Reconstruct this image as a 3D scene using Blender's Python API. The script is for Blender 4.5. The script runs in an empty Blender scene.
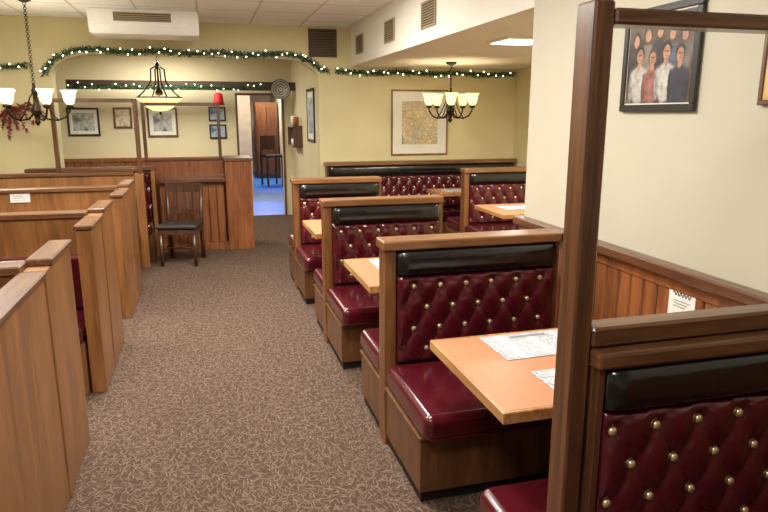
import bpy, bmesh, math, random
from mathutils import Vector, Matrix
random.seed(7)
S = bpy.context.scene
C = S.collection
PI = math.pi
S.view_settings.view_transform = 'Standard'

# ------------------------------------------------------------------ materials
def lin(c):
    r = []
    for v in c:
        v = v / 255.0
        r.append(v / 12.92 if v <= 0.04045 else ((v + 0.055) / 1.055) ** 2.4)
    return (r[0], r[1], r[2], 1.0)

def base_mat(name):
    m = bpy.data.materials.new(name)
    m.use_nodes = True
    nt = m.node_tree
    return m, nt, nt.nodes['Principled BSDF']

def N(nt, t, **kw):
    n = nt.nodes.new(t)
    for k, v in kw.items():
        setattr(n, k, v)
    return n

def mat(name, col, rough=.5, metal=0, coat=0, var=.1, scale=8, emit=None, es=0, bump=0, bscale=60):
    m, nt, b = base_mat(name)
    L = nt.links.new
    tc = N(nt, 'ShaderNodeTexCoord')
    no = N(nt, 'ShaderNodeTexNoise')
    no.inputs['Scale'].default_value = scale
    no.inputs['Detail'].default_value = 3
    L(tc.outputs['Object'], no.inputs['Vector'])
    cr = N(nt, 'ShaderNodeValToRGB')
    c = lin(col)
    cr.color_ramp.elements[0].position = .3
    cr.color_ramp.elements[1].position = .7
    cr.color_ramp.elements[0].color = tuple(x * (1 - var) for x in c[:3]) + (1,)
    cr.color_ramp.elements[1].color = tuple(min(1, x * (1 + var)) for x in c[:3]) + (1,)
    L(no.outputs['Fac'], cr.inputs['Fac'])
    L(cr.outputs['Color'], b.inputs['Base Color'])
    b.inputs['Roughness'].default_value = rough
    b.inputs['Metallic'].default_value = metal
    b.inputs['Coat Weight'].default_value = coat
    b.inputs['Coat Roughness'].default_value = .1
    if emit:
        b.inputs['Emission Color'].default_value = lin(emit)
        b.inputs['Emission Strength'].default_value = es
    if bump:
        n2 = N(nt, 'ShaderNodeTexNoise')
        n2.inputs['Scale'].default_value = bscale
        n2.inputs['Detail'].default_value = 4
        L(tc.outputs['Object'], n2.inputs['Vector'])
        bp = N(nt, 'ShaderNodeBump')
        bp.inputs['Strength'].default_value = bump
        bp.inputs['Distance'].default_value = .01
        L(n2.outputs['Fac'], bp.inputs['Height'])
        L(bp.outputs['Normal'], b.inputs['Normal'])
        if coat: L(bp.outputs['Normal'], b.inputs['Coat Normal'])
    return m

def wood(name, dark, light, axis='Z', rough=.36, across=26, dist=.9, lo=.36, hi=.66):
    m, nt, b = base_mat(name)
    L = nt.links.new
    tc = N(nt, 'ShaderNodeTexCoord')
    mp = N(nt, 'ShaderNodeMapping')
    sc = [across, across, across]
    sc['XYZ'.index(axis)] = 1.6
    mp.inputs['Scale'].default_value = sc
    L(tc.outputs['Object'], mp.inputs['Vector'])
    no = N(nt, 'ShaderNodeTexNoise')
    no.inputs['Scale'].default_value = 1
    no.inputs['Detail'].default_value = 6
    no.inputs['Distortion'].default_value = dist
    L(mp.outputs['Vector'], no.inputs['Vector'])
    n2 = N(nt, 'ShaderNodeTexNoise')
    n2.inputs['Scale'].default_value = 5
    n2.inputs['Detail'].default_value = 5
    L(mp.outputs['Vector'], n2.inputs['Vector'])
    ad = N(nt, 'ShaderNodeMath', operation='MULTIPLY_ADD')
    ad.inputs[1].default_value = .35
    L(n2.outputs['Fac'], ad.inputs[0])
    mu = N(nt, 'ShaderNodeMath', operation='MULTIPLY')
    mu.inputs[1].default_value = .68
    L(no.outputs['Fac'], mu.inputs[0])
    L(mu.outputs[0], ad.inputs[2])
    cr = N(nt, 'ShaderNodeValToRGB')
    cr.color_ramp.elements[0].position = lo
    cr.color_ramp.elements[1].position = hi
    cr.color_ramp.elements[0].color = lin(dark)
    cr.color_ramp.elements[1].color = lin(light)
    L(ad.outputs[0], cr.inputs['Fac'])
    L(cr.outputs['Color'], b.inputs['Base Color'])
    b.inputs['Roughness'].default_value = rough
    b.inputs['Coat Weight'].default_value = .3
    b.inputs['Coat Roughness'].default_value = .2
    bp = N(nt, 'ShaderNodeBump')
    bp.inputs['Strength'].default_value = .1
    bp.inputs['Distance'].default_value = .004
    L(ad.outputs[0], bp.inputs['Height'])
    L(bp.outputs['Normal'], b.inputs['Normal'])
    return m

CARP = [(62, 47, 39), (94, 75, 63), (136, 115, 99)]
def carpet():
    """brown pile with pale curved leaf strokes that wander along the aisle"""
    m, nt, b = base_mat('carpet_pattern')
    L = nt.links.new
    tc = N(nt, 'ShaderNodeTexCoord')
    masks = []
    for i, (sc, off) in enumerate([(26, 0), (23, 3.37), (29, 7.71), (24, 12.1), (32, 17.9)]):
        mp = N(nt, 'ShaderNodeMapping')
        mp.inputs['Scale'].default_value = (sc, sc * .8, 0)
        mp.inputs['Location'].default_value = (off, off * 1.7, 0)
        L(tc.outputs['Object'], mp.inputs['Vector'])
        vo = N(nt, 'ShaderNodeTexVoronoi', voronoi_dimensions='2D')
        vo.inputs['Scale'].default_value = 1
        L(mp.outputs['Vector'], vo.inputs['Vector'])
        su = N(nt, 'ShaderNodeVectorMath', operation='SUBTRACT')
        L(mp.outputs['Vector'], su.inputs[0])
        L(vo.outputs['Position'], su.inputs[1])
        sp = N(nt, 'ShaderNodeSeparateColor')
        L(vo.outputs['Color'], sp.inputs['Color'])
        fl = N(nt, 'ShaderNodeTexNoise', noise_dimensions='2D')
        fl.inputs['Scale'].default_value = .18; fl.inputs['Detail'].default_value = 0
        L(vo.outputs['Position'], fl.inputs['Vector'])
        an0 = N(nt, 'ShaderNodeMath', operation='MULTIPLY_ADD'); an0.inputs[1].default_value = 6; an0.inputs[2].default_value = -2.6
        L(fl.outputs['Fac'], an0.inputs[0])
        an = N(nt, 'ShaderNodeMath', operation='MULTIPLY_ADD')
        an.inputs[1].default_value = 1.8
        L(sp.outputs[0], an.inputs[0]); L(an0.outputs[0], an.inputs[2])
        ro = N(nt, 'ShaderNodeVectorRotate', rotation_type='Z_AXIS')
        L(su.outputs[0], ro.inputs['Vector'])
        L(an.outputs[0], ro.inputs['Angle'])
        xy = N(nt, 'ShaderNodeSeparateXYZ')
        L(ro.outputs[0], xy.inputs[0])
        x2 = N(nt, 'ShaderNodeMath', operation='MULTIPLY')
        L(xy.outputs[0], x2.inputs[0]); L(xy.outputs[0], x2.inputs[1])
        k = N(nt, 'ShaderNodeMath', operation='MULTIPLY_ADD')
        L(sp.outputs[1], k.inputs[0]); k.inputs[1].default_value = 1.4; k.inputs[2].default_value = -.7
        kk = N(nt, 'ShaderNodeMath', operation='MULTIPLY_ADD')
        L(x2.outputs[0], kk.inputs[0]); L(k.outputs[0], kk.inputs[1]); L(xy.outputs[1], kk.inputs[2])
        ay = N(nt, 'ShaderNodeMath', operation='ABSOLUTE'); L(kk.outputs[0], ay.inputs[0])
        mr = N(nt, 'ShaderNodeMapRange')
        mr.inputs['From Min'].default_value = .10; mr.inputs['From Max'].default_value = .02
        L(ay.outputs[0], mr.inputs['Value'])
        ax = N(nt, 'ShaderNodeMath', operation='ABSOLUTE'); L(xy.outputs[0], ax.inputs[0])
        mr2 = N(nt, 'ShaderNodeMapRange')
        mr2.inputs['From Min'].default_value = .62; mr2.inputs['From Max'].default_value = .18
        L(ax.outputs[0], mr2.inputs['Value'])
        mm = N(nt, 'ShaderNodeMath', operation='MULTIPLY')
        L(mr.outputs[0], mm.inputs[0]); L(mr2.outputs[0], mm.inputs[1])
        st = N(nt, 'ShaderNodeMapRange'); st.inputs['To Min'].default_value = .2; st.inputs['To Max'].default_value = .9
        L(sp.outputs[2], st.inputs['Value'])
        m3 = N(nt, 'ShaderNodeMath', operation='MULTIPLY')
        L(mm.outputs[0], m3.inputs[0]); L(st.outputs[0], m3.inputs[1])
        masks.append(m3)
    cur = masks[0]
    for mk in masks[1:]:
        mx = N(nt, 'ShaderNodeMath', operation='MAXIMUM')
        L(cur.outputs[0], mx.inputs[0]); L(mk.outputs[0], mx.inputs[1])
        cur = mx
    no = N(nt, 'ShaderNodeTexNoise'); no.inputs['Scale'].default_value = 190; no.inputs['Detail'].default_value = 3
    L(tc.outputs['Object'], no.inputs['Vector'])
    c1 = N(nt, 'ShaderNodeValToRGB')
    c1.color_ramp.elements[0].position = .3; c1.color_ramp.elements[1].position = .7
    c1.color_ramp.elements[0].color = lin(CARP[0]); c1.color_ramp.elements[1].color = lin(CARP[1])
    L(no.outputs['Fac'], c1.inputs['Fac'])
    mi = N(nt, 'ShaderNodeMix', data_type='RGBA')
    L(cur.outputs[0], mi.inputs['Factor'])
    L(c1.outputs['Color'], mi.inputs['A'])
    mi.inputs['B'].default_value = lin(CARP[2])
    L(mi.outputs['Result'], b.inputs['Base Color'])
    b.inputs['Roughness'].default_value = .95
    b.inputs['Specular IOR Level'].default_value = .1
    bp = N(nt, 'ShaderNodeBump'); bp.inputs['Strength'].default_value = .4; bp.inputs['Distance'].default_value = .006
    L(no.outputs['Fac'], bp.inputs['Height']); L(bp.outputs['Normal'], b.inputs['Normal'])
    return m

def tiles(name, col, line):
    m, nt, b = base_mat(name)
    L = nt.links.new
    tc = N(nt, 'ShaderNodeTexCoord')
    br = N(nt, 'ShaderNodeTexBrick')
    br.offset = 0
    br.inputs['Scale'].default_value = 1
    br.inputs['Brick Width'].default_value = .61
    br.inputs['Row Height'].default_value = .61
    br.inputs['Mortar Size'].default_value = .012
    br.inputs['Color1'].default_value = lin(col)
    br.inputs['Color2'].default_value = lin(tuple(c - 6 for c in col))
    br.inputs['Mortar'].default_value = lin(line)
    L(tc.outputs['Object'], br.inputs['Vector'])
    L(br.outputs['Color'], b.inputs['Base Color'])
    b.inputs['Roughness'].default_value = .8
    no = N(nt, 'ShaderNodeTexNoise'); no.inputs['Scale'].default_value = 90; no.inputs['Detail'].default_value = 5
    L(tc.outputs['Object'], no.inputs['Vector'])
    bp = N(nt, 'ShaderNodeBump'); bp.inputs['Strength'].default_value = .3; bp.inputs['Distance'].default_value = .005
    L(no.outputs['Fac'], bp.inputs['Height']); L(bp.outputs['Normal'], b.inputs['Normal'])
    return m

def printed(name, paper, ink, sx=170, sy=48, thr=.47):
    """paper with rows of tiny print in columns"""
    m, nt, b = base_mat(name)
    L = nt.links.new
    tc = N(nt, 'ShaderNodeTexCoord')
    mp = N(nt, 'ShaderNodeMapping'); mp.inputs['Scale'].default_value = (sx, sy, 1)
    L(tc.outputs['Object'], mp.inputs['Vector'])
    wv = N(nt, 'ShaderNodeTexWave', bands_direction='Y'); wv.inputs['Scale'].default_value = .5
    L(mp.outputs['Vector'], wv.inputs['Vector'])
    no = N(nt, 'ShaderNodeTexNoise'); no.inputs['Scale'].default_value = 1; no.inputs['Detail'].default_value = 2
    L(mp.outputs['Vector'], no.inputs['Vector'])
    g1 = N(nt, 'ShaderNodeMath', operation='GREATER_THAN'); g1.inputs[1].default_value = .45
    L(wv.outputs['Fac'], g1.inputs[0])
    g2 = N(nt, 'ShaderNodeMath', operation='GREATER_THAN'); g2.inputs[1].default_value = thr
    L(no.outputs['Fac'], g2.inputs[0])
    mm = N(nt, 'ShaderNodeMath', operation='MULTIPLY'); L(g1.outputs[0], mm.inputs[0]); L(g2.outputs[0], mm.inputs[1])
    w2 = N(nt, 'ShaderNodeTexWave', bands_direction='X'); w2.inputs['Scale'].default_value = 2.4
    L(tc.outputs['Object'], w2.inputs['Vector'])
    g3 = N(nt, 'ShaderNodeMath', operation='GREATER_THAN'); g3.inputs[1].default_value = .16
    L(w2.outputs['Fac'], g3.inputs[0])
    m4 = N(nt, 'ShaderNodeMath', operation='MULTIPLY'); L(mm.outputs[0], m4.inputs[0]); L(g3.outputs[0], m4.inputs[1])
    mi = N(nt, 'ShaderNodeMix', data_type='RGBA')
    L(m4.outputs[0], mi.inputs['Factor'])
    mi.inputs['A'].default_value = lin(paper); mi.inputs['B'].default_value = lin(ink)
    L(mi.outputs['Result'], b.inputs['Base Color'])
    b.inputs['Roughness'].default_value = .6
    return m

def ramp(nt, cols, lo=.32, hi=.68, mode='LINEAR'):
    cr = N(nt, 'ShaderNodeValToRGB'); cr.color_ramp.interpolation = mode
    e = cr.color_ramp.elements
    n = len(cols)
    e[0].position = lo; e[0].color = lin(cols[0])
    e[1].position = hi; e[1].color = lin(cols[-1])
    for i in range(1, n - 1):
        q = e.new(lo + (hi - lo) * i / (n - 1)); q.color = lin(cols[i])
    return cr

def art(name, cols, scale=9):
    m, nt, b = base_mat(name)
    L = nt.links.new
    tc = N(nt, 'ShaderNodeTexCoord')
    no = N(nt, 'ShaderNodeTexNoise'); no.inputs['Scale'].default_value = scale; no.inputs['Detail'].default_value = 5
    L(tc.outputs['Object'], no.inputs['Vector'])
    cr = ramp(nt, cols)
    L(no.outputs['Fac'], cr.inputs['Fac'])
    L(cr.outputs['Color'], b.inputs['Base Color'])
    b.inputs['Roughness'].default_value = .35
    return m

def mapart():
    """pale, finely detailed map like print: small tinted districts, thin lines"""
    m, nt, b = base_mat('old_map_print')
    L = nt.links.new
    tc = N(nt, 'ShaderNodeTexCoord')
    v1 = N(nt, 'ShaderNodeTexVoronoi'); v1.inputs['Scale'].default_value = 30
    L(tc.outputs['Object'], v1.inputs['Vector'])
    sc = N(nt, 'ShaderNodeSeparateColor'); L(v1.outputs['Color'], sc.inputs['Color'])
    cr = ramp(nt, [(212, 192, 148), (222, 208, 172), (206, 170, 136), (226, 216, 190), (186, 182, 154), (216, 200, 158), (178, 180, 174)], 0, .9, 'CONSTANT')
    L(sc.outputs[0], cr.inputs['Fac'])
    big = N(nt, 'ShaderNodeTexNoise'); big.inputs['Scale'].default_value = 5; big.inputs['Detail'].default_value = 3
    L(tc.outputs['Object'], big.inputs['Vector'])
    c2 = ramp(nt, [(198, 172, 124), (224, 210, 172), (188, 182, 158)], .35, .65)
    L(big.outputs['Fac'], c2.inputs['Fac'])
    m0 = N(nt, 'ShaderNodeMix', data_type='RGBA'); m0.inputs['Factor'].default_value = .45
    L(cr.outputs['Color'], m0.inputs['A']); L(c2.outputs['Color'], m0.inputs['B'])
    out = m0.outputs['Result']
    for s_, w_, f_ in ((9, .015, .6), (30, .04, .45)):
        vo = N(nt, 'ShaderNodeTexVoronoi', feature='DISTANCE_TO_EDGE'); vo.inputs['Scale'].default_value = s_
        L(tc.outputs['Object'], vo.inputs['Vector'])
        g = N(nt, 'ShaderNodeMath', operation='LESS_THAN'); g.inputs[1].default_value = w_
        L(vo.outputs['Distance'], g.inputs[0])
        gg = N(nt, 'ShaderNodeMath', operation='MULTIPLY'); gg.inputs[1].default_value = f_
        L(g.outputs[0], gg.inputs[0])
        mi = N(nt, 'ShaderNodeMix', data_type='RGBA')
        L(gg.outputs[0], mi.inputs['Factor']); L(out, mi.inputs['A']); mi.inputs['B'].default_value = lin((120, 98, 74))
        out = mi.outputs['Result']
    L(out, b.inputs['Base Color'])
    b.inputs['Roughness'].default_value = .4
    return m

def people_print():
    """soft printed picture of people standing in two rows before a dark room"""
    m, nt, b = base_mat('group_photo_print')
    L = nt.links.new
    tc = N(nt, 'ShaderNodeTexCoord')
    n0 = N(nt, 'ShaderNodeTexNoise'); n0.inputs['Scale'].default_value = 60; n0.inputs['Detail'].default_value = 1
    L(tc.outputs['Object'], n0.inputs['Vector'])
    s0 = N(nt, 'ShaderNodeVectorMath', operation='SUBTRACT'); s0.inputs[1].default_value = (.5, .5, .5)
    L(n0.outputs['Color'], s0.inputs[0])
    s1 = N(nt, 'ShaderNodeVectorMath', operation='SCALE'); s1.inputs['Scale'].default_value = .009
    L(s0.outputs[0], s1.inputs[0])
    ad = N(nt, 'ShaderNodeVectorMath', operation='ADD')
    L(tc.outputs['Object'], ad.inputs[0]); L(s1.outputs[0], ad.inputs[1])
    bg = N(nt, 'ShaderNodeTexNoise'); bg.inputs['Scale'].default_value = 9; bg.inputs['Detail'].default_value = 4
    L(tc.outputs['Object'], bg.inputs['Vector'])
    cr = ramp(nt, [(40, 32, 30), (112, 88, 72)], .35, .7)
    L(bg.outputs['Fac'], cr.inputs['Fac'])
    cur = [cr.outputs['Color']]
    fold = N(nt, 'ShaderNodeTexNoise'); fold.inputs['Scale'].default_value = 34; fold.inputs['Detail'].default_value = 2
    L(tc.outputs['Object'], fold.inputs['Vector'])
    fm = N(nt, 'ShaderNodeMapRange'); fm.inputs['From Min'].default_value = .3; fm.inputs['From Max'].default_value = .7
    fm.inputs['To Min'].default_value = .5; fm.inputs['To Max'].default_value = 1.0
    L(fold.outputs['Fac'], fm.inputs['Value'])
    def ell(cx, cz, rx, rz, col, soft=.3):
        s = N(nt, 'ShaderNodeVectorMath', operation='SUBTRACT'); s.inputs[1].default_value = (cx, 0, cz)
        L(ad.outputs[0], s.inputs[0])
        d = N(nt, 'ShaderNodeVectorMath', operation='MULTIPLY'); d.inputs[1].default_value = (1 / rx, 0, 1 / rz)
        L(s.outputs[0], d.inputs[0])
        ln = N(nt, 'ShaderNodeVectorMath', operation='LENGTH'); L(d.outputs[0], ln.inputs[0])
        mr = N(nt, 'ShaderNodeMapRange'); mr.inputs['From Min'].default_value = 1 + soft / 2; mr.inputs['From Max'].default_value = 1 - soft / 2
        L(ln.outputs['Value'], mr.inputs['Value'])
        c = N(nt, 'ShaderNodeVectorMath', operation='SCALE'); c.inputs[0].default_value = lin(col)[:3]
        L(fm.outputs[0], c.inputs['Scale'])
        mi = N(nt, 'ShaderNodeMix', data_type='RGBA')
        L(mr.outputs[0], mi.inputs['Factor']); L(cur[0], mi.inputs['A']); L(c.outputs[0], mi.inputs['B'])
        cur[0] = mi.outputs['Result']
    skin = (206, 152, 122)
    back = [(-.15, .075, 1.0, (70, 64, 68), (46, 34, 28)), (-.075, .095, 1.05, (140, 130, 120), (34, 26, 24)), (.0, .105, 1.05, (58, 54, 62), (36, 28, 24)), (.078, .09, 1.05, (96, 102, 124), (92, 66, 46)), (.15, .08, 1.0, (122, 112, 106), (40, 30, 26))]
    front = [(-.12, .01, 1.2, (206, 200, 194), (40, 30, 26)), (-.035, -.005, 1.15, (166, 110, 104), (96, 70, 48)), (.05, .015, 1.2, (212, 206, 200), (30, 26, 24)), (.132, .0, 1.15, (60, 62, 78), (60, 44, 34))]
    for x, z, k, shirt, hair in back:
        ell(x, z - .062 * k, .044 * k, .034 * k, shirt)
        ell(x, z - .12 * k, .038 * k, .08 * k, shirt)
        ell(x, z + .016 * k, .0245 * k, .030 * k, hair, .25)
        ell(x, z + .006 * k, .0175 * k, .025 * k, skin, .25)
    for x, z, k, shirt, hair in front:
        for sx in (-1, 1):
            ell(x + sx * .018 * k, z - .215 * k, .018 * k, .10 * k, (52, 60, 82))
            ell(x + sx * .042 * k, z - .095 * k, .012 * k, .056 * k, tuple(int(c * .8) for c in shirt))
        ell(x, z - .062 * k, .044 * k, .034 * k, shirt)
        ell(x, z - .10 * k, .036 * k, .062 * k, shirt)
        ell(x, z - .022 * k, .010 * k, .016 * k, skin)
        ell(x, z + .016 * k, .0245 * k, .030 * k, hair, .25)
        ell(x, z + .008 * k, .0175 * k, .024 * k, skin, .25)
        ell(x, z + .012 * k, .011 * k, .0028 * k, (110, 74, 60), .9)
        ell(x, z - .004 * k, .006 * k, .0022 * k, (150, 80, 74), .5)
    L(cur[0], b.inputs['Base Color'])
    b.inputs['Roughness'].default_value = .3
    return m

def ringed(name):
    m, nt, b = base_mat(name)
    L = nt.links.new
    tc = N(nt, 'ShaderNodeTexCoord')
    wv = N(nt, 'ShaderNodeTexWave', wave_type='RINGS', rings_direction='Y')
    wv.inputs['Scale'].default_value = 8; wv.inputs['Distortion'].default_value = 3; wv.inputs['Detail'].default_value = 3; wv.inputs['Detail Scale'].default_value = 6
    L(tc.outputs['Object'], wv.inputs['Vector'])
    cr = ramp(nt, [(84, 84, 84), (186, 182, 172)], 0, 1)
    L(wv.outputs['Fac'], cr.inputs['Fac']); L(cr.outputs['Color'], b.inputs['Base Color'])
    b.inputs['Roughness'].default_value = .3
    return m

def glassmat():
    m, nt, b = base_mat('clear_glass')
    nt.nodes.remove(b)
    o = nt.nodes['Material Output']
    L = nt.links.new
    tr = N(nt, 'ShaderNodeBsdfTransparent'); tr.inputs['Color'].default_value = (.98, .985, .98, 1)
    gl = N(nt, 'ShaderNodeBsdfGlossy'); gl.inputs['Roughness'].default_value = .02
    lw = N(nt, 'ShaderNodeLayerWeight'); lw.inputs['Blend'].default_value = .5
    pw = N(nt, 'ShaderNodeMath', operation='POWER'); pw.inputs[1].default_value = 4
    L(lw.outputs['Facing'], pw.inputs[0])
    ma = N(nt, 'ShaderNodeMath', operation='MULTIPLY_ADD'); ma.inputs[1].default_value = .35; ma.inputs[2].default_value = .02
    L(pw.outputs[0], ma.inputs[0])
    mx = N(nt, 'ShaderNodeMixShader')
    L(ma.outputs[0], mx.inputs[0]); L(tr.outputs[0], mx.inputs[1]); L(gl.outputs[0], mx.inputs[2])
    L(mx.outputs[0], o.inputs['Surface'])
    return m

M = dict(
    wood_z=wood('walnut_stain_vertical', (80, 47, 24), (144, 94, 53), 'Z', across=19, lo=.34, hi=.67),
    wood_x=wood('walnut_stain_lengthwise', (90, 57, 32), (148, 101, 62), 'X'),
    base_shade=wood('bench_base_shaded', (66, 39, 21), (120, 77, 43), 'Z', across=17, lo=.32, hi=.68),  # darker copy of the wood, shade below the seats put into its colour
    dark_z=wood('warm_brown_vertical', (62, 37, 21), (108, 68, 41), 'Z'),
    dark_x=wood('warm_brown_lengthwise', (68, 41, 25), (118, 78, 49), 'X'),
    left_z=wood('honey_oak_vertical', (100, 62, 31), (162, 111, 64), 'Z', across=13, dist=.5, lo=.28, hi=.72),
    left_y=wood('brown_cap_along_aisle', (70, 43, 25), (122, 82, 51), 'Y'),
    left_x=wood('brown_cap_crosswise', (70, 43, 25), (120, 80, 50), 'X'),
    wains=wood('orange_brown_wainscot', (96, 52, 27), (154, 94, 53), 'Z', across=22, lo=.32, hi=.68),
    wains_y=wood('dark_wainscot_cap', (70, 41, 25), (116, 74, 47), 'Y'),
    wains_x=wood('dark_cap_crosswise', (76, 45, 27), (124, 79, 49), 'X'),
    beam=wood('dark_beam_wood', (44, 28, 20), (74, 48, 34), 'X'),
    kick=mat('black_kick', (22, 17, 14), .6),
    burg=mat('burgundy_vinyl', (76, 14, 25), .2, coat=.55, var=.14, bump=.04, bscale=260),
    black=mat('black_vinyl', (15, 15, 16), .26, coat=.45, bump=.14, bscale=26),
    brass=mat('pale_brass_button', (242, 222, 174), .3, metal=.85),
    lam=mat('tan_laminate', (190, 130, 94), .42, var=.06, scale=60),
    edge=wood('oak_table_edge', (150, 98, 54), (206, 154, 98), 'Y'),
    iron=mat('black_iron', (24, 22, 20), .45, metal=.6),
    bronze=mat('dark_bronze', (50, 38, 28), .4, metal=.8),
    paper=printed('printed_paper', (210, 212, 214), (124, 126, 134)),
    white=mat('white_card', (232, 230, 226), .6, var=.02),
    ink=mat('dark_ink', (60, 58, 60), .6),
    inkg=mat('grey_ink', (132, 134, 140), .6),
    wall_y=mat('yellow_wall_paint', (213, 201, 156), .6, var=.04, scale=2, bump=.05, bscale=120),
    wall_r=mat('cream_wall_paint', (194, 187, 168), .6, var=.03, scale=2, bump=.05, bscale=120),
    wall_f=mat('warm_cream_paint', (218, 206, 168), .6, var=.04, scale=2),
    soff=mat('soffit_paint', (231, 228, 216), .65, var=.03, scale=2),
    dim=mat('corridor_paint', (222, 208, 186), .6),
    darkp=wood('corridor_dark_panel', (64, 38, 26), (110, 70, 48), 'Z'),
    ceil=tiles('ceiling_tile', (247, 247, 244), (206, 205, 199)),
    ceil2=mat('plain_ceiling', (240, 237, 226), .7, var=.03),
    carpet=carpet(),
    glass=glassmat(),
    vent=mat('vent_metal', (166, 150, 118), .5, metal=.2),
    ventd=mat('vent_dark', (52, 44, 36), .6),
    ventb=mat('vent_brown', (92, 74, 54), .6),
    acw=mat('white_enamel', (245, 244, 240), .4, var=.03),
    shade=mat('milk_glass_glow', (250, 240, 216), .3, emit=(255, 236, 194), es=1.6),
    shade_a=mat('warm_glass_glow', (250, 226, 170), .3, emit=(255, 220, 146), es=1.7),
    needle=mat('garland_green', (44, 84, 50), .6, var=.3, scale=30),
    bulb=mat('fairy_light', (255, 250, 235), .3, emit=(255, 246, 225), es=7),
    red=mat('red_felt', (176, 20, 24), .7),
    dried=mat('dried_red_leaf', (150, 66, 54), .8, var=.35, scale=40),
    twig=mat('brown_twig', (92, 58, 38), .8),
    frame_b=mat('black_frame', (28, 24, 22), .35),
    frame_w=wood('brown_frame', (70, 40, 24), (112, 70, 42), 'Z'),
    frame_g=wood('gold_brown_frame', (92, 64, 36), (150, 112, 66), 'Z'),
    mat_w=mat('white_mount', (232, 229, 216), .7, var=.02),
    map=mapart(),
    photo_people=people_print(),
    photo_grey=art('grey_photo', [(60, 60, 64), (130, 130, 128), (200, 200, 194), (90, 88, 86)], 8),
    photo_blue=art('blue_photo', [(40, 60, 90), (96, 130, 168), (180, 196, 206), (50, 70, 100)], 9),
    photo_gold=art('gold_tan_print', [(190, 150, 90), (214, 178, 118), (226, 200, 150), (176, 136, 84)], 8),
    photo_tan=art('tan_photo', [(120, 96, 70), (196, 176, 140), (226, 214, 186), (100, 84, 70)], 8),
    seat_k=mat('black_seat_pad', (34, 26, 23), .45),
    chair_z=wood('chair_wood', (46, 29, 20), (92, 59, 39), 'Z'),
    light_panel=mat('light_diffuser', (255, 248, 230), .4, emit=(255, 238, 200), es=5),
    blue_lit_floor=mat('corridor_floor_blue_lit', (52, 122, 214), .4, var=.2, scale=4),  # blue of the spot light put into the floor colour too
    plate=ringed('patterned_plate'),
    steel=mat('steel', (190, 190, 190), .25, metal=1),
    china=mat('white_china', (232, 230, 224), .25),
    amber=mat('amber_jar', (150, 92, 44), .2),
)

# ------------------------------------------------------------------ geometry helpers
def box(bm, x0, x1, y0, y1, z0, z1, b=.004, seg=1):
    r = bmesh.ops.create_cube(bm, size=1)
    vs = r['verts']
    for v in vs:
        v.co = Vector((x0 if v.co.x < 0 else x1, y0 if v.co.y < 0 else y1, z0 if v.co.z < 0 else z1))
    if b:
        es = set()
        for v in vs:
            es.update(v.link_edges)
        bmesh.ops.bevel(bm, geom=list(es), offset=b, segments=seg, affect='EDGES', profile=.5)

def tube(bm, pts, r, seg=8, r1=None):
    pts = [Vector(p) for p in pts]
    n = len(pts)
    rings = []
    t0 = (pts[1] - pts[0]).normalized()
    ref = Vector((0, 0, 1)) if abs(t0.z) < .9 else Vector((1, 0, 0))
    u = t0.cross(ref).normalized()
    for i, p in enumerate(pts):
        if i == 0: t = pts[1] - pts[0]
        elif i == n - 1: t = pts[-1] - pts[-2]
        else: t = pts[i + 1] - pts[i - 1]
        t.normalize()
        u = (u - t * u.dot(t)).normalized()
        w = t.cross(u)
        rr = r if r1 is None else r + (r1 - r) * i / (n - 1)
        rings.append([bm.verts.new(p + (u * math.cos(a) + w * math.sin(a)) * rr) for a in [2 * PI * k / seg for k in range(seg)]])
    for i in range(n - 1):
        for k in range(seg):
            bm.faces.new((rings[i][k], rings[i][(k + 1) % seg], rings[i + 1][(k + 1) % seg], rings[i + 1][k]))
    bm.faces.new(rings[0][::-1]); bm.faces.new(rings[-1])

def lathe(bm, prof, seg=20, c=(0, 0, 0)):
    rings = []
    for r, z in prof:
        if r < 1e-5:
            rings.append([bm.verts.new((c[0], c[1], c[2] + z))])
        else:
            rings.append([bm.verts.new((c[0] + r * math.cos(2 * PI * k / seg), c[1] + r * math.sin(2 * PI * k / seg), c[2] + z)) for k in range(seg)])
    for a, b in zip(rings, rings[1:]):
        for k in range(seg):
            k2 = (k + 1) % seg
            if len(a) == 1 and len(b) == 1: continue
            if len(a) == 1: bm.faces.new((a[0], b[k2], b[k]))
            elif len(b) == 1: bm.faces.new((a[k], a[k2], b[0]))
            else: bm.faces.new((a[k], a[k2], b[k2], b[k]))

def prism_xz(bm, pts, y0, y1):
    a = [bm.verts.new((x, y0, z)) for x, z in pts]
    b = [bm.verts.new((x, y1, z)) for x, z in pts]
    bm.faces.new(a); bm.faces.new(b[::-1])
    n = len(pts)
    for i in range(n):
        j = (i + 1) % n
        bm.faces.new((a[j], a[i], b[i], b[j]))

def torus(bm, c, R, r, axis='Y', seg=24, sg=8):
    c = Vector(c)
    rings = []
    for i in range(seg):
        a = 2 * PI * i / seg
        if axis == 'Y': d = Vector((math.cos(a), 0, math.sin(a))); n = Vector((0, 1, 0))
        elif axis == 'X': d = Vector((0, math.cos(a), math.sin(a))); n = Vector((1, 0, 0))
        else: d = Vector((math.cos(a), math.sin(a), 0)); n = Vector((0, 0, 1))
        rings.append([bm.verts.new(c + d * (R + r * math.cos(2 * PI * k / sg)) + n * r * math.sin(2 * PI * k / sg)) for k in range(sg)])
    for i in range(seg):
        j = (i + 1) % seg
        for k in range(sg):
            l = (k + 1) % sg
            bm.faces.new((rings[i][k], rings[j][k], rings[j][l], rings[i][l]))

def mesh(name, bm, m, smooth=False):
    bmesh.ops.recalc_face_normals(bm, faces=bm.faces[:])
    me = bpy.data.meshes.new(name)
    bm.to_mesh(me); bm.free()
    if m: me.materials.append(m)
    if smooth:
        for p in me.polygons: p.use_smooth = True
    return me

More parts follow.
